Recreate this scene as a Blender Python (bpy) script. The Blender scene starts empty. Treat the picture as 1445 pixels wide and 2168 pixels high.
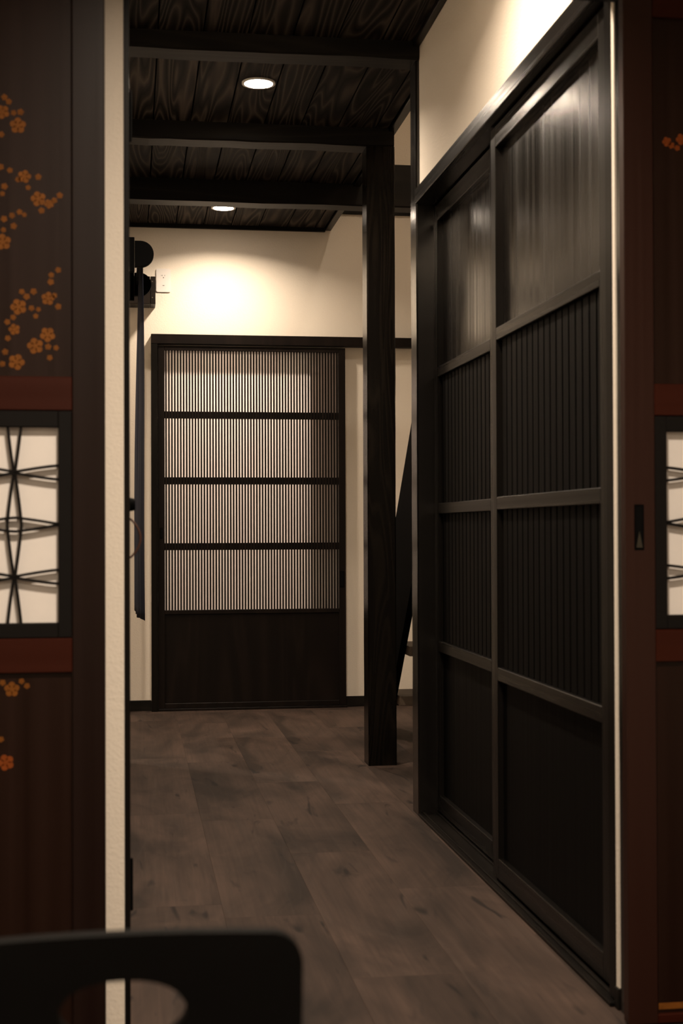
import bpy, bmesh, math, random
from mathutils import Matrix, Vector
random.seed(7)
S = bpy.context.scene
COL = S.collection

# ------------------------------------------------------------------ camera
cd = bpy.data.cameras.new('camera'); cam = bpy.data.objects.new('camera', cd); COL.objects.link(cam)
cd.sensor_fit = 'VERTICAL'; cd.sensor_height = 36.0; cd.lens = 3011.0 / 2168.0 * 36.0
cd.clip_start = 0.05; cd.clip_end = 60
R2 = Vector((0.989306, -0.145811, -0.003515)); D2 = Vector((-0.001652, 0.012898, -0.999915)); FW = Vector((0.145844, 0.989228, 0.012519))
m = Matrix(((R2.x, -D2.x, -FW.x, 0), (R2.y, -D2.y, -FW.y, 0), (R2.z, -D2.z, -FW.z, 1.0), (0, 0, 0, 1)))
cam.matrix_world = m
cd.dof.use_dof = True; cd.dof.focus_distance = 7.3; cd.dof.aperture_fstop = 6.3
S.camera = cam

# ------------------------------------------------------------------ world, exposure, lamp strengths
w = bpy.data.worlds.new('world'); S.world = w; w.use_nodes = True
w.node_tree.nodes['Background'].inputs[0].default_value = (1, .82, .62, 1)
w.node_tree.nodes['Background'].inputs[1].default_value = 0.01
S.view_settings.view_transform = 'Standard'; S.view_settings.look = 'None'
S.view_settings.exposure = 0.0; S.view_settings.gamma = 1.0; S.view_settings.use_curve_mapping = False
LAMP = 27.0             # watts of each corridor downlight
LAMP_ROOM = 40.0        # downlights of the room the camera stands in
FILL_STAIR = 8.0        # unseen lamp added up in the stairwell to brighten its wall
LAMP_BACK = 20.0        # lamp in the room behind the lattice door
LAMP_LEFT = 32.0        # lamp in the room behind the curtain
WARM = (1.0, 0.82, 0.64)

# ------------------------------------------------------------------ materials
def mat(name):
    mt = bpy.data.materials.new(name); mt.use_nodes = True
    nt = mt.node_tree; b = nt.nodes['Principled BSDF']
    return mt, nt, b
def N(nt, t, **kw):
    n = nt.nodes.new(t)
    for k, v in kw.items(): setattr(n, k, v)
    return n
def coords(nt, scale, rand=20.0, world=False):
    """object coordinates plus an offset of the object's own, scaled"""
    tc = N(nt, 'ShaderNodeTexCoord'); oi = N(nt, 'ShaderNodeObjectInfo')
    ml = N(nt, 'ShaderNodeMath', operation='MULTIPLY'); ml.inputs[1].default_value = rand
    nt.links.new(oi.outputs['Random'], ml.inputs[0])
    ad = N(nt, 'ShaderNodeVectorMath', operation='ADD')
    nt.links.new(tc.outputs['Object'], ad.inputs[0]); nt.links.new(ml.outputs[0], ad.inputs[1])
    mp = N(nt, 'ShaderNodeMapping'); mp.inputs['Scale'].default_value = scale
    nt.links.new(ad.outputs[0], mp.inputs[0])
    return mp.outputs[0], oi
def ramp(nt, src, stops):
    r = N(nt, 'ShaderNodeValToRGB'); e = r.color_ramp.elements
    while len(e) < len(stops): e.new(0.5)
    for i, (p, c) in enumerate(stops): e[i].position = p; e[i].color = (*c, 1)
    nt.links.new(src, r.inputs[0]); return r.outputs[0]
def noise(nt, vec, scale, detail=2, rough=.5, dist=0):
    n = N(nt, 'ShaderNodeTexNoise'); n.inputs['Scale'].default_value = scale
    n.inputs['Detail'].default_value = detail; n.inputs['Roughness'].default_value = rough
    n.inputs['Distortion'].default_value = dist
    nt.links.new(vec, n.inputs['Vector']); return n.outputs['Fac']
def bump(nt, b, h, strength, dist=.001):
    bp = N(nt, 'ShaderNodeBump'); bp.inputs['Strength'].default_value = strength; bp.inputs['Distance'].default_value = dist
    nt.links.new(h, bp.inputs['Height']); nt.links.new(bp.outputs[0], b.inputs['Normal'])
def mix(nt, f, a, c):
    x = N(nt, 'ShaderNodeMix', data_type='RGBA')
    if isinstance(f, float): x.inputs[0].default_value = f
    else: nt.links.new(f, x.inputs[0])
    for s, i in ((a, 6), (c, 7)):
        if isinstance(s, tuple): x.inputs[i].default_value = (*s, 1)
        else: nt.links.new(s, x.inputs[i])
    return x.outputs[2]

def rings(nt, along, freq, fine, dist=1.2, st=.09):
    """flat-sawn grain: contour lines of a noise stretched along the board"""
    sc = [fine] * 3; sc['xyz'.index(along)] = fine * st
    v, oi = coords(nt, tuple(sc))
    n = noise(nt, v, 1.0, 1.5, .35, dist)
    ml = N(nt, 'ShaderNodeMath', operation='MULTIPLY'); ml.inputs[1].default_value = freq
    nt.links.new(n, ml.inputs[0])
    sn = N(nt, 'ShaderNodeMath', operation='PINGPONG'); sn.inputs[1].default_value = 1.0
    nt.links.new(ml.outputs[0], sn.inputs[0])
    sc2 = [90.0] * 3; sc2['xyz'.index(along)] = 2.5
    v2, _ = coords(nt, tuple(sc2)); n2 = noise(nt, v2, 1.0, 3, .6)
    return sn.outputs[0], n, n2, oi

def wood(name, dark, light, along='z', rough=.35, freq=14, fine=7, bstr=.15, spec=.12, amount=.6, coat=0.0, bd=.0006, dist=1.2, st=.09):
    mt, nt, b = mat(name)
    r, n, n2, oi = rings(nt, along, freq, fine, dist, st)
    a = ramp(nt, r, [(0.0, (0, 0, 0)), (.55, (.25, .25, .25)), (1.0, (1, 1, 1))])
    m1 = N(nt, 'ShaderNodeMath', operation='MULTIPLY'); nt.links.new(a, m1.inputs[0]); m1.inputs[1].default_value = amount
    m2 = N(nt, 'ShaderNodeMath', operation='MULTIPLY'); nt.links.new(n2, m2.inputs[0]); m2.inputs[1].default_value = 1 - amount
    ad = N(nt, 'ShaderNodeMath', operation='ADD'); nt.links.new(m1.outputs[0], ad.inputs[0]); nt.links.new(m2.outputs[0], ad.inputs[1])
    c = mix(nt, ad.outputs[0], dark, light)
    nt.links.new(c, b.inputs['Base Color'])
    b.inputs['Roughness'].default_value = rough; b.inputs['Specular IOR Level'].default_value = spec
    b.inputs['Coat Weight'].default_value = coat; b.inputs['Coat Roughness'].default_value = .25
    bump(nt, b, ad.outputs[0], bstr, bd)
    return mt

def streaky(name, dark, light, along='z', r0=.2, r1=.4, spec=.15, bstr=.05):
    """smooth stained panel whose sheen varies in long streaks"""
    mt, nt, b = mat(name)
    sc = [38.0] * 3; sc['xyz'.index(along)] = .35
    v, oi = coords(nt, tuple(sc)); n = noise(nt, v, 1.0, 3, .6)
    nt.links.new(mix(nt, n, dark, light), b.inputs['Base Color'])
    mr = N(nt, 'ShaderNodeMapRange'); mr.inputs[1].default_value = .3; mr.inputs[2].default_value = .7
    mr.inputs[3].default_value = r0; mr.inputs[4].default_value = r1
    nt.links.new(n, mr.inputs[0]); nt.links.new(mr.outputs[0], b.inputs['Roughness'])
    b.inputs['Specular IOR Level'].default_value = spec
    bump(nt, b, n, bstr, .0006)
    return mt

def plain(name, col, rough=.5, metal=0.0, spec=.5, var=.15, scale=60, bstr=0.0, bd=.001):
    mt, nt, b = mat(name)
    v, oi = coords(nt, (1, 1, 1)); n = noise(nt, v, scale, 3, .6)
    lo = tuple(c * (1 - var) for c in col); hi = tuple(min(1, c * (1 + var)) for c in col)
    nt.links.new(mix(nt, n, lo, hi), b.inputs['Base Color'])
    b.inputs['Roughness'].default_value = rough; b.inputs['Metallic'].default_value = metal
    b.inputs['Specular IOR Level'].default_value = spec
    if bstr: bump(nt, b, n, bstr, bd)
    return mt

M_ = {}
M_['plaster'] = plain('plaster', (.84, .765, .66), .9, spec=.2, var=.03, scale=150, bstr=.5, bd=.0025)
M_['black_wood'] = wood('black_wood', (0.0024, 0.0021, 0.0018), (0.0080, 0.0064, 0.0052), 'z', .30, 10, 6, .12)
M_['black_wood_y'] = wood('black_wood_y', (0.0024, 0.0021, 0.0018), (0.0104, 0.0084, 0.0068), 'y', .30, 10, 6, .2)
M_['black_wood_x'] = wood('black_wood_x', (0.0040, 0.0035, 0.0030), (0.0150, 0.0120, 0.0095), 'x', .5, 12, 5, .35)
M_['pillar_wood'] = wood('pillar_wood', (.0016, .0013, .0011), (.0095, .0070, .0050), 'z', .22, 16, 9, .2, .12)
M_['gloss_black'] = streaky('gloss_black', (.004, .0035, .003), (.009, .0075, .0065), 'z', .17, .26, .7, .02)
M_['door_wood'] = wood('door_wood', (0.0048, 0.0034, 0.0028), (0.0112, 0.0072, 0.0056), 'z', .42, 8, 5, .05)
M_['slat_wood'] = streaky('slat_wood', (.0016, .0014, .0012), (.0038, .0030, .0025), 'z', .50, .62, .08, .03)
M_['frame_wood'] = streaky('frame_wood', (.0040, .0034, .0029), (.0080, .0067, .0056), 'z', .22, .36, .22, .02)
M_['frame_wood_y'] = streaky('frame_wood_y', (.0040, .0034, .0029), (.0080, .0067, .0056), 'y', .22, .36, .22, .02)
M_['sheen_panel'] = streaky('sheen_panel', (.0050, .0042, .0036), (.0090, .0078, .0066), 'z', .15, .30, .5, .03)
M_['ceiling_board'] = wood('ceiling_board', (.0010, .0008, .0007), (.066, .052, .042), 'y', .6, 40, 8, .8, .05, .88, bd=.002, dist=.25, st=.07)
M_['red_lacquer'] = streaky('red_lacquer', (.0240, .0042, .0018), (.0460, .0085, .0032), 'x', .35, .5, .14)
M_['brown_lacquer'] = streaky('brown_lacquer', (.0065, .0025, .0017), (.0135, .0050, .0032), 'z', .30, .45, .22)
M_['redbrown_lacquer'] = streaky('redbrown_lacquer', (0.0150, 0.0040, 0.0025), (0.0290, 0.0085, 0.0045), 'z', .32, .45, .28)
M_['panel_lacquer'] = streaky('panel_lacquer', (.0070, .0025, .0014), (.0190, .0062, .0028), 'z', .32, .48, .20)
M_['lattice_black'] = plain('lattice_black', (.006, .005, .0045), .6, spec=.12)
M_['paper'] = plain('paper', (.88, .84, .80), .9, spec=.1, var=.03, scale=40)
M_['acrylic'] = plain('acrylic', (.80, .70, .61), .6, spec=.3, var=.01)
mt, nt, b = mat('frosted'); b.inputs['Base Color'].default_value = (.80, .72, .66, 1); b.inputs['Roughness'].default_value = .7
tl = N(nt, 'ShaderNodeBsdfTranslucent'); tl.inputs[0].default_value = (.93, .86, .86, 1)
mx = N(nt, 'ShaderNodeMixShader'); mx.inputs[0].default_value = .62
nt.links.new(b.outputs[0], mx.inputs[1]); nt.links.new(tl.outputs[0], mx.inputs[2]); nt.links.new(mx.outputs[0], nt.nodes['Material Output'].inputs[0])
M_['frosted'] = mt
M_['white_wall'] = plain('white_wall', (.84, .82, .80), .9, spec=.1, var=.01)
M_['header_gloss'] = streaky('header_gloss', (.0040, .0034, .0029), (.0085, .0072, .0062), 'y', .20, .32, .7, .02)
M_['dull_brass'] = plain('dull_brass', (.035, .030, .020), .5, metal=.3)
M_['gold'] = plain('gold', (.175, .060, .0085), .6, var=.4, scale=70, spec=.15)
M_['gold_red'] = plain('gold_red', (.20, .045, .007), .6, var=.3, scale=70, spec=.15)
M_['black_metal'] = plain('black_metal', (.002, .002, .002), .7, spec=.03, var=.1)
M_['screw'] = plain('screw', (.20, .17, .14), .35, metal=.8)
M_['leather'] = plain('leather', (.06, .02, .01), .6)
M_['white_plastic'] = plain('white_plastic', (.80, .76, .72), .4, var=.01)
M_['slot_black'] = plain('slot_black', (.003, .003, .003), .7, spec=.05)
M_['navy'] = plain('navy', (.006, .008, .019), .95, spec=.15, var=.3, scale=400, bstr=.3)
M_['chair_black'] = plain('chair_black', (.0028, .0027, .0026), .65, var=.1, spec=.12)
M_['box_wood'] = wood('box_wood', (.006, .0045, .0035), (.016, .0115, .009), 'x', .5, 9, 7, .1)
M_['stair_wood'] = wood('stair_wood', (.08, .058, .042), (.15, .11, .08), 'x', .55, 8, 6, .1)
def lens_mat(name, k):
    mt, nt, b = mat(name)
    b.inputs['Base Color'].default_value = (.9, .9, .9, 1)
    b.inputs['Emission Color'].default_value = (*WARM, 1); b.inputs['Emission Strength'].default_value = k
    return mt
def plank_mat():
    mt, nt, b = mat('floor_plank')
    r, n, n2, oi = rings(nt, 'y', 11, 3.6, 2.0)
    v, _ = coords(nt, (2.6, .9, 1)); cloud = noise(nt, v, 1.6, 4, .6, .6)
    v3, _ = coords(nt, (14, 2.5, 1)); blot = noise(nt, v3, 1.0, 2, .5, 1.5)
    base = mix(nt, ramp(nt, cloud, [(.34, (0, 0, 0)), (.66, (1, 1, 1))]), (.028, .0200, .0162), (.080, .0525, .0405))
    lines = ramp(nt, r, [(0.0, (1, 1, 1)), (.12, (.2, .2, .2)), (.3, (0, 0, 0))])
    ml = N(nt, 'ShaderNodeMath', operation='MULTIPLY'); nt.links.new(lines, ml.inputs[0]); ml.inputs[1].default_value = .22
    c1 = mix(nt, ml.outputs[0], base, (.065, .050, .042))
    fl = ramp(nt, n2, [(.35, (0, 0, 0)), (.75, (.35, .35, .35))]); c2 = mix(nt, fl, c1, (.017, .0125, .0105))
    kn = ramp(nt, blot, [(.64, (0, 0, 0)), (.74, (.75, .75, .75))]); c3 = mix(nt, kn, c2, (.009, .008, .0075))
    hv = N(nt, 'ShaderNodeHueSaturation'); mr = N(nt, 'ShaderNodeMapRange'); mr.inputs[3].default_value = .80; mr.inputs[4].default_value = 1.14
    nt.links.new(oi.outputs['Random'], mr.inputs[0]); nt.links.new(mr.outputs[0], hv.inputs['Value']); nt.links.new(c3, hv.inputs['Color'])
    nt.links.new(hv.outputs[0], b.inputs['Base Color'])
    b.inputs['Roughness'].default_value = .72; b.inputs['Specular IOR Level'].default_value = .12
    bump(nt, b, r, .25, .0005)
    return mt
M_['plank'] = plank_mat()

# ------------------------------------------------------------------ builders
def link(name, me, material, parent=None, loc=(0, 0, 0)):
    o = bpy.data.objects.new(name, me); COL.objects.link(o)
    if material is not None and not me.materials: me.materials.append(M_[material] if isinstance(material, str) else material)
    o.location = loc
    if parent is not None:
        p = Vector((0, 0, 0)); q = parent
        while q is not None: p += q.location; q = q.parent
        o.parent = parent; o.location = Vector(loc) - p
    return o
def meta(o, label=None, cat=None, group=None, kind=None):
    if label: o['label'] = label
    if cat: o['category'] = cat
    if group: o['group'] = group
    if kind: o['kind'] = kind
    return o
def root(name, loc, label=None, cat=None, group=None, kind=None):
    o = bpy.data.objects.new(name, None); COL.objects.link(o); o.location = loc; o.empty_display_size = .05
    return meta(o, label, cat, group, kind)
def done(bm, name):
    bmesh.ops.recalc_face_normals(bm, faces=bm.faces[:])
    me = bpy.data.meshes.new(name); bm.to_mesh(me); bm.free(); return me
def addbox(bm, x, y, z, off=(0, 0, 0)):
    vs = [bm.verts.new((a - off[0], b - off[1], c - off[2])) for a in x for b in y for c in z]
    for f in ((0, 1, 3, 2), (4, 6, 7, 5), (0, 4, 5, 1), (2, 3, 7, 6), (0, 2, 6, 4), (1, 5, 7, 3)):
        bm.faces.new([vs[i] for i in f])
    return vs
def bx(name, x, y, z, material, parent=None, bev=0.0, seg=1, label=None):
    x, y, z = sorted(x), sorted(y), sorted(z)
    c = ((x[0] + x[1]) / 2, (y[0] + y[1]) / 2, (z[0] + z[1]) / 2)
    bm = bmesh.new(); addbox(bm, x, y, z, c)
    if bev: bmesh.ops.bevel(bm, geom=bm.edges[:], offset=bev, segments=seg, affect='EDGES', profile=.6)
    o = link(name, done(bm, name), material, parent, c)
    if label: o['label'] = label
    return o
def prism(name, pts, axis, a0, a1, material, parent=None, bev=0.0, c=None):
    """outline pts in the two other axes (in xyz order), extruded along axis from a0 to a1"""
    cu = sum(p[0] for p in pts) / len(pts); cv = sum(p[1] for p in pts) / len(pts); ca = (a0 + a1) / 2
    bm = bmesh.new()
    def P(u, v, a):
        if axis == 'x': return (a, u, v)
        if axis == 'y': return (u, a, v)
        return (u, v, a)
    A = [bm.verts.new(P(u - cu, v - cv, a0 - ca)) for u, v in pts]; B = [bm.verts.new(P(u - cu, v - cv, a1 - ca)) for u, v in pts]
    bm.faces.new(A); bm.faces.new(B[::-1]); n = len(pts)
    for i in range(n): bm.faces.new((A[i], B[i], B[(i + 1) % n], A[(i + 1) % n]))
    if bev:
        es = [e for e in bm.edges if (e.verts[0] in A) == (e.verts[1] in A)]
        bmesh.ops.bevel(bm, geom=es, offset=bev, segments=2, affect='EDGES')
    return link(name, done(bm, name), material, parent, P(cu, cv, ca))
def disc(name, c, r, axis, h, material, parent=None, n=24, r2=None, inner=0.0):
    """short cylinder (or ring) centred at c"""
    pts = [(r * math.cos(2 * math.pi * i / n), r * math.sin(2 * math.pi * i / n)) for i in range(n)]
    bm = bmesh.new()
    def P(u, v, a): return {'x': (a, u, v), 'y': (u, a, v), 'z': (u, v, a)}[axis]
    def ringv(rr, a): return [bm.verts.new(P(rr * math.cos(2 * math.pi * i / n), rr * math.sin(2 * math.pi * i / n), a)) for i in range(n)]
    rt = r if r2 is None else r2
    A = ringv(r, -h / 2); B = ringv(rt, h / 2)
    for i in range(n):
        j = (i + 1) % n; bm.faces.new((A[i], A[j], B[j], B[i]))
    if inner:
        Cc = ringv(inner, -h / 2); D = ringv(inner, h / 2)
        for i in range(n):
            j = (i + 1) % n
            bm.faces.new((Cc[i], Cc[j], D[j], D[i])); bm.faces.new((A[i], A[j], Cc[j], Cc[i])); bm.faces.new((B[i], B[j], D[j], D[i]))
    else: bm.faces.new(A); bm.faces.new(B)
    return link(name, done(bm, name), material, parent, c)
def tube(name, pts, r, material, parent=None, n=10):
    c = sum((Vector(p) for p in pts), Vector()) / len(pts); P = [Vector(p) - c for p in pts]
    bm = bmesh.new(); prev = None; rs = []
    for i, p in enumerate(P):
        t = (P[min(i + 1, len(P) - 1)] - P[max(i - 1, 0)]).normalized()
        up = Vector((0, 1, 0)) if abs(t.y) < .9 else Vector((0, 0, 1))
        a = t.cross(up).normalized(); b = t.cross(a)
        rs.append([bm.verts.new(p + r * (a * math.cos(2 * math.pi * k / n) + b * math.sin(2 * math.pi * k / n))) for k in range(n)])
    for i in range(len(rs) - 1):
        for k in range(n): bm.faces.new((rs[i][k], rs[i][(k + 1) % n], rs[i + 1][(k + 1) % n], rs[i + 1][k]))
    bm.faces.new(rs[0]); bm.faces.new(rs[-1])
    return link(name, done(bm, name), material, parent, tuple(c))
def copyp(o, parent, delta):
    c = o.copy(); COL.objects.link(c); c.parent = parent
    c.location = o.location + Vector(delta)
    return c
ST = 'structure'

# ------------------------------------------------------------------ heights and planes of the place
YB = 7.98; ZC = 2.71; ZR = 2.45; YP = 2.84

# floor: slab and planks
fl = meta(bx('floor', (-1.6, 2.4), (-2.2, YB + .05), (-.12, -.006), 'plank'), 'grey-brown wood plank floor running down the corridor', 'floor', kind=ST)
PW = .2485; x0 = -.013 - 7 * PW; k = 0
starts = {}
for i in range(16):
    xa = x0 + i * PW
    off = [.35, .95, .1, .65, 1.15, .5, .85, .2][i % 8]
    y = -2.2 - off * .9
    L = 1.24
    while y < 7.84:
        ya, yb = max(y, -2.2), min(y + L, 7.84)
        if yb - ya > .02: bx('plank', (xa + .0001, xa + PW - .0001), (ya + .0001, yb - .0001), (-.006, 0), 'plank', fl, .0004)
        y += L
bx('plank', (-1.6, 2.4), (7.841, YB), (-.006, 0), 'plank', fl, .0008)

# ceiling of the corridor: boards under a deck
ce = meta(bx('ceiling', (-.12, 1.12), (2.94, YB), (2.733, 2.76), 'slot_black'), 'ceiling of black-stained boards with strong grain over the corridor', 'ceiling', kind=ST)
seams = [-.10, .092, .247, .401, .555, .710, .868, 1.03, 1.085]
for i in range(8):
    xa, xb = seams[i] + .0026, seams[i + 1] - .0026
    for ya, yb in ((2.94, 4.93), (4.932, 6.99), (6.992, YB - .012)):
        if ya < 4.9 and xb > 1.0: xb2 = 1.0
        else: xb2 = xb
        if xb2 - xa < .02: continue
        bx('board', (xa, xb2), (ya, yb), (ZC, ZC + .018), 'ceiling_board', ce, .0015)
meta(bx('trim_1', (1.087, 1.122), (4.99, YB), (ZC - .012, ZC + .05), 'black_wood_y', bev=.002), 'dark batten closing the open edge of the board ceiling', 'trim', kind=ST)
meta(bx('trim_2', (-.10, 1.087), (YB - .022, YB - .001), (ZC - .022, ZC + .01), 'black_wood_x', bev=.002), 'thin black batten where the board ceiling meets the end wall', 'trim', kind=ST)
meta(bx('trim_3', (.975, .999), (2.96, 4.868), (ZC - .020, ZC + .01), 'black_wood_y', bev=.002), 'black batten where the ceiling meets the plaster above the sliding doors', 'trim', kind=ST)

# beams
def beam(xa, xb, y, z, h, label):
    # hand-hewn: slightly wavy lower arrises
    n = 14; c = ((xa + xb) / 2, y + .06, z + h / 2); bm = bmesh.new(); R_ = []
    for i in range(n + 1):
        x = xa + (xb - xa) * i / n; j = random.uniform(-.0022, .0022); k2 = random.uniform(-.0018, .0018)
        q = [(x, y + k2 + .006, z + j), (x, y + k2, z + .006 + j), (x, y, z + h), (x, y + .12, z + h), (x, y + .12, z + .006 + j), (x, y + .114, z + j)]
        R_.append([bm.verts.new(Vector(v) - Vector(c)) for v in q])
    for i in range(n):
        for k2 in range(6): bm.faces.new((R_[i][k2], R_[i][(k2 + 1) % 6], R_[i + 1][(k2 + 1) % 6], R_[i + 1][k2]))
    bm.faces.new(R_[0]); bm.faces.new(R_[-1])
    return meta(link('beam', done(bm, 'beam'), 'black_wood_x', None, c), label, 'beam', 'dark beams across the corridor ceiling', ST)
beam(-.10, 1.09, 4.87, 2.648, .062, 'black ceiling beam closest to the camera, above the sliding doors\' end post')
beam(-.10, 1.11, 5.95, 2.634, .076, 'black ceiling beam resting on the freestanding pillar')
beam(-.10, 1.98, 6.93, 2.603, .21, 'black ceiling beam nearest the end wall, reaching across the stairwell')
b0 = beam(-.10, 1.0, 3.80, 2.60, .11, 'black ceiling beam above the sliding doors, out of the picture')

# walls
def wall(name, x, y, z, label, mt='plaster'): return meta(bx(name, x, y, z, mt), label, 'wall', kind=ST)
wb = wall('wall_back', (-1.6, .165), (YB, YB + .1), (0, 4.2), 'cream plaster end wall behind the lattice door')
bx('wall_segment', (.970, 2.4), (YB, YB + .1), (0, 4.2), 'plaster', wb)
bx('wall_segment', (.165, .970), (YB, YB + .1), (1.985, 4.2), 'plaster', wb)
wall('wall_back_room_left', (-.3, -.2), (YB + .1, 9.9), (0, 2.46), 'white wall of the room behind the lattice door', 'white_wall')
wall('wall_back_room_right', (1.5, 1.6), (YB + .1, 9.9), (0, 2.46), 'white wall on the right of the room behind the lattice door', 'white_wall')
wall('wall_back_room_rear', (-.3, 1.6), (9.9, 10.0), (0, 2.46), 'white rear wall of the room behind the lattice door', 'white_wall')
meta(bx('ceiling', (-.2, 1.5), (YB + .1, 9.9), (2.40, 2.46), 'plaster'), 'pale ceiling of the room behind the lattice door', 'ceiling', kind=ST)
meta(bx('floor', (-.2, 1.5), (YB + .051, 9.9), (-.12, 0), 'plank'), 'dark plank floor of the room behind the lattice door', 'floor', kind=ST)  # unseen floor made dark so the lattice sheet dims towards its foot
wl = wall('wall_left', (-.22, -.10), (2.94, 6.26), (0, 2.76), 'plaster wall over dark vertical boards along the corridor\'s left side')
bx('wall_segment', (-.22, -.10), (7.86, YB), (0, 2.76), 'plaster', wl)
bx('wall_segment', (-.22, -.10), (6.26, 7.86), (2.08, 2.76), 'plaster', wl)
for k in range(19):
    bx('board', (-.10, -.088), (2.951 + k * .1670, 2.951 + k * .1670 + .1655), (.0, 2.06), 'slat_wood', wl, .001)
bx('board_cap', (-.10, -.078), (2.951, 6.14), (2.06, 2.10), 'black_wood_y', wl, .002)
cs = root('trim_9', (-.16, 7.06, 0), 'black casing around the curtained opening in the left wall', 'trim', kind=ST)
bx('jamb', (-.225, -.085), (6.225, 6.262), (0, 2.08), 'black_wood', cs, .002)
bx('jamb', (-.225, -.085), (7.858, 7.89), (0, 2.08), 'black_wood', cs, .002)
bx('header', (-.225, -.085), (6.225, 7.89), (2.04, 2.082), 'black_wood_y', cs, .002)
wall('wall_left_room_front', (-1.6, -.22), (5.3, 5.4), (0, 2.46), 'plaster wall of the room behind the navy curtain')
wall('wall_left_room_side', (-1.7, -1.6), (5.3, YB), (0, 2.46), 'far plaster wall of the room behind the navy curtain')
meta(bx('ceiling', (-1.6, -.22), (5.3, YB), (ZR, ZR + .06), 'plaster'), 'pale ceiling of the room behind the navy curtain', 'ceiling', kind=ST)
wr = wall('wall_right', (1.0, 1.12), (2.92, 4.88), (2.192, 4.2), 'cream plaster wall above the dark sliding doors')
wall('wall_right_return', (1.0, 1.12), (2.852, 2.869), (.045, 2.71), 'narrow strip of plaster beside the sliding doors\' near jamb')
wall('wall_right_inner', (1.25, 1.30), (2.80, 4.98), (0, 4.2), 'wall behind the dark sliding doors')
wall('wall_stair_side', (1.98, 2.08), (4.98, YB), (0, 4.2), 'cream plaster wall on the far side of the stair')
wall('wall_stair_front', (1.122, 2.08), (4.90, 4.98), (0, 4.2), 'plaster wall under the head of the stair')
wall('wall_above_corridor', (1.04, 1.086), (4.99, YB), (2.762, 4.2), 'plaster wall of the stairwell above the corridor ceiling')
wall('wall_front_left', (-1.6, -.015), (YP, 2.94), (0, 2.76), 'cream plaster wall strip between the left lacquer door and the opening')
wall('wall_front_right', (1.062, 2.4), (2.80, 2.85), (0, 2.76), 'plaster wall behind the right lacquer door')
wall('wall_front_above', (-.015, 1.062), (YP, 2.94), (2.20, 2.76), 'plaster wall above the opening to the corridor')
wall('wall_room_left', (-1.7, -1.6), (-2.2, 2.94), (0, 2.76), 'plaster wall on the left of the room')
wall('wall_room_right', (2.4, 2.5), (-2.2, 2.84), (0, 2.76), 'plaster wall on the right of the room')
wall('wall_room_rear', (-1.6, 2.4), (-2.3, -2.2), (0, 2.76), 'plaster wall behind the camera')
meta(bx('ceiling', (-1.6, 2.4), (-2.2, YP), (ZR, ZR + .06), 'plaster'), 'pale ceiling of the room before the opening', 'ceiling', kind=ST)
meta(bx('ceiling', (1.122, 2.08), (4.88, YB), (4.2, 4.26), 'plaster'), 'high ceiling of the stairwell', 'ceiling', kind=ST)

# baseboards
def bb(name, x, y, z, label): return meta(bx(name, x, y, z, 'black_wood_x', bev=.002), label, 'baseboard', kind=ST)
bb('baseboard_back', (-.087, .105), (YB - .012, YB), (0, .058), 'black baseboard left of the lattice door')
bb('baseboard_back', (1.19, 1.98), (YB - .012, YB), (0, .058), 'black baseboard right of the lattice door')
bb('baseboard_right', (.996, 1.06), (2.849, 2.872), (0, .045), 'black baseboard block at the foot of the narrow plaster strip')
bb('baseboard_stair', (1.968, 1.98), (4.98, YB - .012), (0, .058), 'black baseboard behind the stair')

# posts and pillar
def post(x, y, z, label, material='black_wood', name='pillar'):
    n = 24; c = ((x[0] + x[1]) / 2, (y[0] + y[1]) / 2, (z[0] + z[1]) / 2); bm = bmesh.new(); R_ = []; ch = .005
    for i in range(n + 1):
        zz = z[0] + (z[1] - z[0]) * i / n; j = random.uniform(-.0012, .0012)
        a, b_, c_, d = x[0] + j * .5, x[1] + j, y[0] + j * .5, y[1]
        q = [(a + ch, c_), (b_ - ch, c_), (b_, c_ + ch), (b_, d - ch), (b_ - ch, d), (a + ch, d), (a, d - ch), (a, c_ + ch)]
        R_.append([bm.verts.new((u - c[0], v - c[1], zz - c[2])) for u, v in q])
    for i in range(n):
        for k2 in range(8): bm.faces.new((R_[i][k2], R_[i][(k2 + 1) % 8], R_[i + 1][(k2 + 1) % 8], R_[i + 1][k2]))
    bm.faces.new(R_[0]); bm.faces.new(R_[-1])
    return meta(link(name, done(bm, name), material, None, c), label, 'pillar', kind=ST)
post((.990, 1.112), (5.95, 6.07), (0, 2.634), 'freestanding square black pillar in front of the stair', 'pillar_wood')
post((.988, 1.124), (4.882, 4.985), (0, 2.648), 'black post at the far end of the dark sliding doors', 'gloss_black')
post((1.0, 1.060), (2.786, 2.848), (0, 2.45), 'glossy dark post beside the right lacquer door', 'gloss_black')

# ------------------------------------------------------------------ lattice sliding door in the end wall
fr = root('trim_4', (.66, YB - .06, 0), 'dark casing of the lattice door with long sliding rail', 'trim', kind=ST)
bx('header', (.107, 1.98), (YB - .060, YB), (2.034, 2.088), 'door_wood', fr, .002)
bx('jamb', (.107, .143), (YB - .060, YB), (0, 2.034), 'black_wood', fr, .002)
bx('floor_rail', (.143, 1.20), (YB - .052, YB), (0, .012), 'door_wood', fr, .001)
d1 = root('door_1', (.67, YB - .035, .014), 'dark wooden sliding door with a fine vertical lattice at the corridor\'s end', 'door', kind=ST)
ya, yb = YB - .046, YB - .014
bx('stile', (.145, .181), (ya, yb), (.014, 2.026), 'door_wood', d1, .0015)
bx('stile', (1.155, 1.194), (ya, yb), (.014, 2.026), 'door_wood', d1, .0015)
bx('rail', (.181, 1.155), (ya, yb), (2.000, 2.026), 'door_wood', d1, .0015)
bx('rail', (.181, 1.155), (ya, yb), (.535, .558), 'door_wood', d1, .0015)
bx('rail', (.181, 1.155), (ya, yb), (.014, .042), 'door_wood', d1, .0015)
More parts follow.
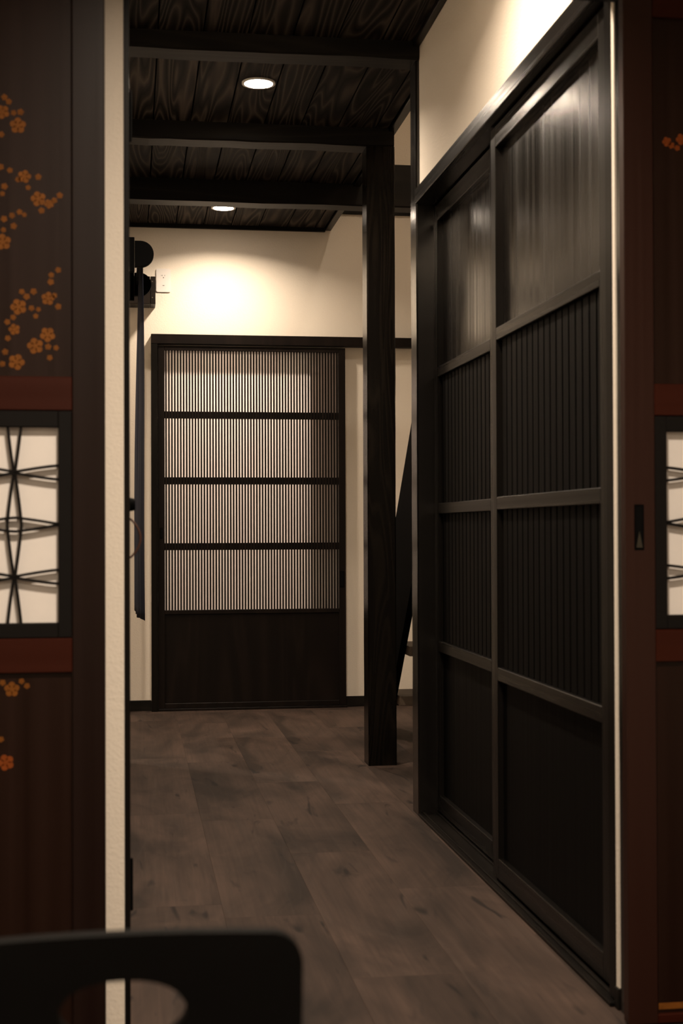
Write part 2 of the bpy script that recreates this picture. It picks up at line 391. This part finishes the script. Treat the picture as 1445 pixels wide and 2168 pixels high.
bx('panel', (.181, 1.155), (ya + .008, yb - .004), (.042, .535), 'door_wood', d1)
bm = bmesh.new(); vs = [bm.verts.new(v) for v in ((-.487, 0, -.721), (.487, 0, -.721), (.487, 0, .721), (-.487, 0, .721))]; bm.faces.new(vs)
link('backing_sheet', done(bm, 'backing_sheet'), 'frosted', d1, (.668, ya + .0095, 1.279))['label'] = 'pale translucent sheet'
n = 60; p = (1.155 - .181) / n
sl = None
for i in range(n):
    xc = .181 + p * (i + .5)
    if sl is None: sl = bx('slat', (xc - .0044, xc + .0044), (ya + .003, ya + .0075), (.558, 2.0), 'door_wood', d1); xs = xc
    else: copyp(sl, d1, (xc - xs, 0, 0))
for za, zb in ((1.621, 1.661), (1.255, 1.295), (.890, .929)):
    bx('crossbar', (.181, 1.155), (ya + .0076, ya + .0091), (za, zb), 'door_wood', d1)
def pull(x, y, z, w_, h, parent, depth=.004):
    f = bx('pull', (x - w_ / 2, x + w_ / 2), (y - .002, y + .001), (z - h / 2, z + h / 2), 'black_metal', parent, .0008)
    bx('recess', (x - w_ * .33, x + w_ * .33), (y - .0026, y - .0018), (z - h * .42, z + h * .42), 'slot_black', f)
    return f
pull(1.172, ya, .722, .024, .092, d1)
pull(.162, ya, .985, .016, .06, d1)

# ------------------------------------------------------------------ pair of dark sliding doors on the right
fr = root('trim_5', (1.05, 3.9, 0), 'dark casing and floor track of the pair of sliding doors', 'trim', kind=ST)
bx('header', (.983, 1.124), (2.873, 4.881), (2.142, 2.192), 'header_gloss', fr, .002)
bx('sill', (.987, 1.124), (2.873, 4.881), (0, .010), 'black_wood_y', fr, .002)
for x in (1.003, 1.049, 1.095): bx('track_ridge', (x, x + .008), (2.908, 4.88), (.010, .015), 'black_wood_y', fr, .001)
bx('jamb', (.999, 1.124), (2.8695, 2.912), (.010, 2.142), 'black_wood', fr, .002)
bx('jamb_stop', (1.092, 1.122), (2.912, 2.93), (.016, 2.14), 'black_wood', fr)
def side_door(X, y0, y1, st0, st1, label):
    """sliding door in the plane X; near stile st0 wide at y0, far stile st1 wide at y1"""
    d = root('door_2' if X < 1.03 else 'door_3', (X, (y0 + y1) / 2, .014), label, 'door', kind=ST)
    t = X + .030; a, b_ = y0 + st0, y1 - st1
    bx('stile', (X, t), (y0, a), (.018, 2.136), 'frame_wood', d, .0015)
    bx('stile', (X, t), (b_, y1), (.018, 2.136), 'frame_wood', d, .0015)
    for za, zb in ((2.078, 2.136), (1.532, 1.567), (1.055, 1.091), (.575, .612), (.018, .076)):
        bx('rail', (X, t), (a, b_), (za, zb), 'header_gloss' if za > 2 else 'frame_wood_y', d, .0015)
    bx('panel', (X + .022, t - .001), (a, b_), (1.567, 2.078), 'sheen_panel', d)
    bx('panel', (X + .016, t - .001), (a, b_), (.076, .575), 'slat_wood', d)
    for za, zb in ((.612, 1.055), (1.091, 1.532)):
        bx('backing_board', (X + .024, t - .001), (a, b_), (za, zb), 'slot_black', d)
        pit = .0513; y = a + .006; s0 = None
        while y + .040 < b_ + .004:
            ye = min(y + .0405, b_ - .001)
            if s0 is None: s0 = bx('slat', (X + .011, X + .022), (y, ye), (za, zb), 'slat_wood', d, .001); ys = y
            else: copyp(s0, d, (0, y - ys, 0))
            y += pit
    return d
side_door(1.015, 2.950, 3.949, .048, .056, 'dark sliding door closest to the camera, with glossy upper panel and vertical slats')
side_door(1.056, 3.945, 4.90, .175, .048, 'dark sliding door beside the far end post, half behind its neighbour')

# ------------------------------------------------------------------ antique lacquered doors either side of the opening
BIG = [(-0.213, 1.772, 0.0156, 0), (-0.242, 1.797, 0.0137, 0.4), (-0.175, 1.633, 0.0147, 0.2), (-0.201, 1.675, 0.0128, 0.8), (-0.241, 1.549, 0.0156, 0.1), (-0.212, 1.426, 0.0156, 0.3), (-0.157, 1.443, 0.0130, 0.9), (-0.181, 1.352, 0.0156, 0.2), (-0.158, 1.374, 0.0147, 0.5), (-0.216, 1.321, 0.0156, 0.7), (-0.22, 1.383, 0.011, 0.2), (-0.155, 1.624, 0.0092, 0.4), (-0.225, 0.7, 0.0147, 0.0), (-0.236, 0.562, 0.0156, 0.3)]
SMALL = [(-0.208, 1.798), (-0.221, 1.796), (-0.238, 1.825), (-0.23, 1.817), (-0.244, 1.754), (-0.228, 1.686), (-0.245, 1.692), (-0.175, 1.675), (-0.213, 1.669), (-0.238, 1.655), (-0.242, 1.641), (-0.194, 1.654), (-0.169, 1.611), (-0.135, 1.641), (-0.145, 1.631), (-0.21, 1.607), (-0.201, 1.602), (-0.224, 1.6), (-0.239, 1.593), (-0.221, 1.58), (-0.24, 1.572), (-0.145, 1.449), (-0.138, 1.498), (-0.151, 1.488), (-0.152, 1.475), (-0.206, 1.455), (-0.197, 1.446), (-0.184, 1.456), (-0.188, 1.424), (-0.175, 1.422), (-0.18, 1.409), (-0.138, 1.428), (-0.222, 1.406), (-0.233, 1.397), (-0.232, 1.366), (-0.237, 1.34), (-0.242, 1.317), (-0.142, 1.349), (-0.154, 1.33), (-0.157, 1.351), (-0.207, 0.715), (-0.197, 0.706), (-0.242, 0.713), (-0.245, 0.606)]
def blossom(name, x, y, z, r, ang, material, parent):
    bm = bmesh.new()
    for k2 in range(5):
        a = ang * 1.26 + k2 * 2 * math.pi / 5 + math.pi / 2
        cx, cz = .58 * r * math.cos(a), .58 * r * math.sin(a)
        vs = [bm.verts.new((cx + .42 * r * math.cos(t * math.pi / 5), -.0005, cz + .42 * r * math.sin(t * math.pi / 5))) for t in range(10)]
        ws = [bm.verts.new((v.co.x, .0005, v.co.z)) for v in vs]
        bm.faces.new(vs)
        for t in range(10): bm.faces.new((vs[t], vs[(t + 1) % 10], ws[(t + 1) % 10], ws[t]))
    vs = [bm.verts.new((.26 * r * math.cos(t * math.pi / 4), -.0009, .26 * r * math.sin(t * math.pi / 4))) for t in range(8)]
    ws = [bm.verts.new((v.co.x, .0005, v.co.z)) for v in vs]; bm.faces.new(vs)
    for t in range(8): bm.faces.new((vs[t], vs[(t + 1) % 8], ws[(t + 1) % 8], ws[t]))
    return link(name, done(bm, name), material, parent, (x, y, z))
def lacquer_door(name, mir, label, stile_mat):
    """built for the left side; mir turns x into its mirror for the right-hand leaf"""
    fx = (lambda x: x) if not mir else (lambda x: .934 - x)
    Y0, Y1 = 2.75, 2.780
    d = root(name, (fx(-.50), Y0, .004), label, 'door', kind=ST)
    B = lambda nm, x, y, z, mt, bev=.0015, par=None: bx(nm, (fx(x[0]), fx(x[1])), y, z, mt, par or d, bev)
    B('stile', (-.112, -.050), (Y0, Y1), (.004, 2.095), stile_mat, .002)
    B('stile', (-.950, -.888), (Y0, Y1), (.004, 2.095), stile_mat, .002)
    for za, zb in ((2.040, 2.095), (1.229, 1.293), (.731, .796), (.004, .022)):
        B('rail', (-.888, -.112), (Y0 + .001, Y1), (za, zb), 'red_lacquer')
    B('panel', (-.888, -.112), (Y0 + .010, Y0 + .020), (1.293, 2.040), 'panel_lacquer', 0)
    B('panel', (-.888, -.112), (Y0 + .010, Y0 + .020), (.022, .731), 'panel_lacquer', 0)
    # lattice window: black inner frame, bowed bars before white paper
    for x, z in (((-.888, -.862), (.797, 1.228)), ((-.138, -.1125), (.797, 1.228)), ((-.862, -.138), (1.197, 1.228)), ((-.862, -.138), (.797, .825))):
        B('lattice_frame', x, (Y0 + .002, Y1 - .002), z, 'lattice_black', .0015)
    B('paper', (-.862, -.138), (Y0 + .020, Y0 + .022), (.825, 1.197), 'paper', 0)
    A = .0122; zs = [1.2095, 1.111, 1.012, .9125, .813]
    def off(u):  # 0 at a pinched node, 1 at an open one
        u = abs(u) % 2; u = 2 - u if u > 1 else u
        return .0011 + A * (.7 * u + .3 * math.sin(u * math.pi / 2))
    def bar(pts, vertical):
        bm = bmesh.new(); hw, y0, y1 = .0026, Y0 + .006, Y0 + .013
        if not vertical: y0, y1 = y0 - .001, y1 - .001
        pr = None
        for (x, z) in pts:
            q = [(fx(x) - hw, y0, z), (fx(x) + hw, y0, z), (fx(x) + hw, y1, z), (fx(x) - hw, y1, z)] if vertical else \
                [(fx(x), y0, z - hw), (fx(x), y0, z + hw), (fx(x), y1, z + hw), (fx(x), y1, z - hw)]
            vs = [bm.verts.new((a - fx(pts[0][0]), b_ - Y0, c - pts[0][1])) for a, b_, c in q]
            if pr:
                for t in range(4): bm.faces.new((pr[t], pr[(t + 1) % 4], vs[(t + 1) % 4], vs[t]))
            else: bm.faces.new(vs)
            pr = vs
        bm.faces.new(pr)
        link('lattice_bar', done(bm, 'lattice_bar'), 'lattice_black', d, (fx(pts[0][0]), Y0, pts[0][1]))
    for k2 in range(1, 9):
        for s in (-1, 1):
            pts = []
            for t in range(33):
                z = 1.197 - (1.197 - .825) * t / 32; u = (1.2095 - z) / .0991   # node index
                pts.append((-.139 - .0810 * k2 + s * off(u - k2 % 2 * 1.0 + 0.0 if True else 0), z))
            bar(pts, True)
    for j in (1, 2, 3):
        for s in (-1, 1):
            pts = []
            for t in range(65):
                x = -.138 - .724 * t / 64; u = (-.139 - x) / .081
                pts.append((x, zs[j] + s * off(u - j % 2 * 1.0)))
            bar(pts, False)
    return d, fx
dl, fx = lacquer_door('door_4', False, 'antique red-brown lacquer door with gold blossoms and latticed paper window, left of opening', 'brown_lacquer')
for x, z, r, a in BIG: blossom('gold_blossom', x, 2.7598, z, r, a, 'gold_red' if z < .6 else 'gold', dl)
for x, z in SMALL: blossom('gold_bud', x, 2.7598, z, random.uniform(.0048, .0066), random.random(), 'gold', dl)
dr, fx = lacquer_door('door_5', True, 'antique red-brown lacquer door with a finger pull, right of the opening', 'redbrown_lacquer')
for x, z, r in ((1.079, 1.788, .010), (1.0885, 1.781, .007), (1.110, 1.794, .012), (1.101, 1.776, .006)):
    blossom('gold_blossom', x, 2.7598, z, r, .3, 'gold_red', dr)
bx('gold_line', (1.050, 1.80), (2.7580, 2.7600), (.030, .042), 'gold', dr)
f = prism('finger_pull', [(1.0015, .957), (1.0215, .957), (1.0215, 1.049), (1.0015, 1.049)], 'y', 2.7490, 2.7505, 'black_metal', dr)
bx('recess', (1.0045, 1.0185), (2.7484, 2.7492), (.962, 1.044), 'slot_black', f)
prism('pull_tongue', [(1.005, .962), (1.018, .962), (1.0115, .995)], 'y', 2.7474, 2.7486, 'dull_brass', f)
meta(bx('trim_6', (-1.6, 2.4), (2.742, 2.839), (2.098, 2.15), 'black_wood_x', bev=.002), 'dark head track carrying the two lacquer doors', 'trim', kind=ST)
tr = root('trim_7', (-.01, 2.9, 0), 'thin black lining along the left edge of the opening', 'trim', kind=ST)
bx('lining', (-.0148, -.0035), (2.838, 2.95), (0, 2.2), 'black_wood', tr, .001)

# ------------------------------------------------------------------ swing leaf folded back against the left wall
d6 = root('door_6', (-.03, 3.4, .02), 'thin dark swing door folded open against the corridor\'s left side', 'door', kind=ST)
bx('leaf', (-.045, -.008), (2.965, 3.72), (.02, 2.10), 'black_wood', d6, .002)
for z in (.275, 1.856):
    h = bx('hinge', (-.012, -.0035), (2.951, 2.964), (z - .05, z + .05), 'black_metal', d6, .001)
    tube('barrel', [(-.0042, 2.9575, z - .053), (-.0042, 2.9575, z + .053)], .0058, 'black_metal', h, 8)
kn = bx('lock_plate', (-.010, -.0045), (2.975, 3.01), (.93, 1.085), 'black_metal', d6, .001)
disc('knob', (.0015, 2.99, 1.054), .0145, 'x', .012, 'black_metal', kn, 20, r2=.012)
pts = [(-.004 + .022 * math.sin(math.pi * t / 14) ** .8, 2.99, 1.025 - .082 * t / 14) for t in range(15)]
tube('strap', pts, .0022, 'leather', d6, 8)

# ------------------------------------------------------------------ noren with its rod holders
def rod_holder(y, label):
    r_ = root('rod_holder', (-.10, y, 2.19), label, 'bracket', 'rod holders of the navy curtain')
    bx('wall_plate', (-.10, .014), (y + .004, y + .030), (2.118, 2.268), 'black_metal', r_, .002)
    pts = [(.0145, 2.140), (.0145, 2.2525)]
    for t in range(0, 17):
        a = math.pi / 2 - math.pi * t / 16
        pts.append((.040 + .0565 * math.cos(a), 2.19625 + .05625 * math.sin(a)))
    prism('half_round_arm', pts, 'y', y, y + .034, 'black_metal', r_, .002)
    return r_
rod_holder(6.19, 'black half-round rod holder nearer the camera, on the left wall')
rod_holder(6.96, 'black half-round rod holder in front of the boxed bracket')
meta(tube('curtain_rod', [(.040, 6.225, 2.195), (.030, 6.959, 2.195)], .011, 'black_metal', None, 16), 'thin black rod between two half-round holders carrying the navy curtain', 'rod')
nr = root('noren_curtain', (.035, 6.6, .6), 'long navy cloth curtain seen edge-on beside the left wall', 'curtain')
def cloth(y0, y1, xa, xb, ztop, zbot, ph, name):
    nu, nv = 36, 34; bm = bmesh.new(); g = []
    c = Vector((.035, (y0 + y1) / 2, (ztop + zbot) / 2))
    for i in range(nv + 1):
        v = i / nv; row = []
        for j in range(nu + 1):
            u = j / nu
            amp = .0055 + .0045 * v ** 1.2
            y = y0 + (y1 - y0) * u; U = (y - 6.245) / .695
            x = .0445 - .014 * U + v * (.008 - .030 * U) + amp * math.sin(u * 17 + ph + v * 1.6) * (.7 + .3 * math.sin(3 * u + ph))
            x += .004 * math.sin(v * 5 + ph)
            z = ztop + (zbot - ztop) * v + (.010 * math.sin(u * 5 + ph) + .012 * u) * v
            row.append(bm.verts.new(Vector((x, y, z)) - c))
        g.append(row)
    for i in range(nv):
        for j in range(nu): bm.faces.new((g[i][j], g[i][j + 1], g[i + 1][j + 1], g[i + 1][j]))
    o = link(name, done(bm, name), 'navy', nr, tuple(c))
    for f_ in o.data.polygons: f_.use_smooth = True
    s = o.modifiers.new('s', 'SOLIDIFY'); s.thickness = .0016
    return o
cloth(6.245, 6.585, .044, .049, 2.180, .604, .4, 'cloth_panel')
cloth(6.60, 6.94, .034, .036, 2.180, .612, 2.1, 'cloth_panel')
for k2 in range(8): disc('loop', (.040 - .0007 * k2 * 1.2, 6.30 + k2 * .085, 2.195), .0135, 'y', .014, 'navy', nr, 14, inner=.0125)

# boxed bracket on the end wall
bxr = root('wooden_box', (.03, YB, 2.32), 'brown-black wooden box fixed high on the end wall behind the curtain rod', 'box')
bx('box_body', (-.10, .1015), (7.83, YB - .001), (2.239, 2.390), 'box_wood', bxr, .002)
e = bx('end_block', (.1035, .131), (7.83, YB - .001), (2.239, 2.390), 'box_wood', bxr, .002)
for z in (2.362, 2.274): disc('screw', (.114, 7.8295, z), .0032, 'y', .002, 'screw', e, 12)

# wall outlet
pts = []
for (cx, cz, a0) in ((.207, 2.450, 0), (.146, 2.450, 90), (.146, 2.338, 180), (.207, 2.338, 270)):
    for t in range(5): a = math.radians(a0 + t * 22.5); pts.append((cx + .010 * math.cos(a), cz + .010 * math.sin(a)))
ot = root('wall_outlet', (.1765, YB, 2.394), 'white wall outlet plate beside the wooden box', 'outlet')
pl = prism('cover_plate', pts, 'y', YB - .008, YB, 'white_plastic', ot, .0015)
for x, z, w_, h in ((.1665, 2.4215, .0055, .0016), (.1705, 2.4215, .0016, .007), (.184, 2.4215, .0016, .008), (.1775, 2.3655, .011, .0026)):
    bx('slot', (x - w_ / 2, x + w_ / 2), (YB - .0084, YB - .0078), (z - h / 2, z + h / 2), 'slot_black', ot)
disc('ground_hole', (.1775, YB - .0081, 2.409), .0028, 'y', .0008, 'slot_black', ot, 12)
bx('socket_insert', (.160, .194), (YB - .0081, YB - .0076), (2.352, 2.436), 'white_plastic', ot, .0002)

# ------------------------------------------------------------------ downlights
def downlight(x, y, z, k, label, mname, spread=146, size=.10, glow=90):
    r_ = root('downlight', (x, y, z), label, 'lamp', 'round ceiling downlights')
    disc('rim', (x, y, z - .003), size * .5 + .014, 'z', .006, 'white_plastic', r_, 40, inner=size * .5 + .0045)
    disc('lens', (x, y, z - .0028), size * .5 + .004, 'z', .003, lens_mat(mname, glow), r_, 40)
    ld = bpy.data.lights.new('downlight_lamp', 'AREA'); ld.shape = 'DISK'; ld.size = size; ld.energy = k; ld.color = WARM; ld.spread = math.radians(spread)
    lo = bpy.data.objects.new('downlight_lamp', ld); COL.objects.link(lo); lo.parent = r_; lo.location = (0, 0, -.0065)
    return r_
downlight(.482, 5.400, ZC, LAMP, 'round lit downlight between the first two ceiling beams', 'lens_a')
downlight(.482, 7.520, ZC, LAMP * .56, 'round lit downlight just before the end wall', 'lens_b', 146, .10, 60)
downlight(.482, 3.270, ZC, LAMP, 'round lit downlight above the near sliding door, out of the picture', 'lens_c')
downlight(.25, 1.45, ZR, LAMP_ROOM, 'round lit downlight in the room, before the lacquer doors', 'lens_d', 150, .20, 22)
downlight(.25, -.7, ZR, LAMP_ROOM, 'round lit downlight behind the camera', 'lens_e', 160, .20, 22)
downlight(-1.1, 7.1, ZR, LAMP_LEFT, 'round lit downlight in the room behind the navy curtain', 'lens_h', 165)
downlight(.55, 8.58, 2.40, LAMP_BACK, 'round lit downlight in the room behind the lattice door', 'lens_g')
downlight(1.55, 6.0, 4.2, FILL_STAIR, 'unseen downlight added high in the stairwell to brighten its wall', 'lens_f')  # added fill for the upper stairwell wall, never in view

# ------------------------------------------------------------------ stair behind the pillar
st = root('staircase', (1.6, 6.3, 0), 'steep open-tread wooden stair with a broad black stringer behind the pillar', 'staircase')
def zl(y): return .36 + (6.43 - y) * 1.07     # lower edge of the stringer
pts = [(6.765, 0.0), (5.00, zl(5.00)), (5.00, zl(5.00) + .69), (7.12, zl(7.12) + .69), (7.12, 0.0)]
prism('stringer', pts, 'x', 1.198, 1.228, 'black_metal', st, .002)
prism('stringer', pts, 'x', 1.945, 1.975, 'black_metal', st, .002)
tr0 = None
for k2 in range(7):
    y = 6.50 - .236 * k2; z = .226 + .25 * k2
    if tr0 is None: tr0 = bx('tread', (1.229, 1.944), (y, y + .30), (z - .044, z), 'stair_wood', st, .002)
    else: copyp(tr0, st, (0, -.236 * k2, .25 * k2))

meta(bx('trim_8', (1.124, 1.98), (YB - .02, YB), (2.795, 2.90), 'black_wood_x', bev=.002), 'dark rail across the stairwell wall above ceiling height', 'trim', kind=ST)

# ------------------------------------------------------------------ chair in the foreground
ch = root('chair', (-.008, 1.35, 0), 'black chair with an oval hand hole in its backrest, before the opening', 'chair')
def backrest():
    bm = bmesh.new(); cx, cz = -.008, .598; hw = .150; ztop = .664; zb = .40; n = 48
    def bend(x, z): return 1.2 + .35 * (x - cx) ** 2 * -1 + (z - .664) * -.10
    outer = []; inner = []; r_ = .026
    up = ztop - cz; dn = cz - zb
    for (ax, az, a0) in ((hw - r_, up - r_, 0), (-hw + r_, up - r_, 90), (-hw + r_, -dn + r_, 180), (hw - r_, -dn + r_, 270)):
        for t in range(9):
            a = math.radians(a0 + t * 11.25); outer.append((ax + r_ * math.cos(a), az + r_ * math.sin(a)))
        nx = {0: (-1, 0), 90: (0, -1), 180: (1, 0), 270: (0, 1)}[a0]
        L_ = 2 * (hw - r_) if nx[0] else (up + dn - 2 * r_)
        px, pz = outer[-1]
        for t in range(1, 8): outer.append((px + nx[0] * L_ * t / 8, pz + nx[1] * L_ * t / 8))
    n = len(outer)
    for (px, pz) in outer:
        a = math.atan2(pz / (up if pz > 0 else dn), px / hw); ca, sa = math.cos(a), math.sin(a)
        inner.append((cx + .053 * math.copysign(abs(ca) ** .85, ca), cz + .0265 * sa))
    outer = [(cx + px, cz + pz - (.14 * px * px if pz > up * .5 else 0)) for px, pz in outer]
    F = []; Bk = []
    for ring_ in (outer, inner):
        F.append([bm.verts.new((x - cx, bend(x, z) - 1.2, z)) for x, z in ring_]); Bk.append([bm.verts.new((x - cx, bend(x, z) + .016 - 1.2, z)) for x, z in ring_])
    for i in range(n):
        j = (i + 1) % n
        bm.faces.new((F[0][i], F[0][j], F[1][j], F[1][i])); bm.faces.new((Bk[0][i], Bk[1][i], Bk[1][j], Bk[0][j]))
        bm.faces.new((F[0][i], Bk[0][i], Bk[0][j], F[0][j])); bm.faces.new((F[1][i], F[1][j], Bk[1][j], Bk[1][i]))
    return done(bm, 'backrest')
o = link('backrest', backrest(), 'chair_black', ch, (-.008, 1.2, 0))
bx('seat', (-.175, .159), (1.235, 1.575), (.375, .405), 'chair_black', ch, .012, 3)
for x in (-.150, .134):
    bx('leg', (x - .014, x + .014), (1.212, 1.244), (0, .42), 'chair_black', ch, .004)
    bx('leg', (x - .014, x + .014), (1.535, 1.565), (0, .376), 'chair_black', ch, .004)
    bx('side_rail', (x - .009, x + .009), (1.245, 1.534), (.335, .372), 'chair_black', ch, .002)
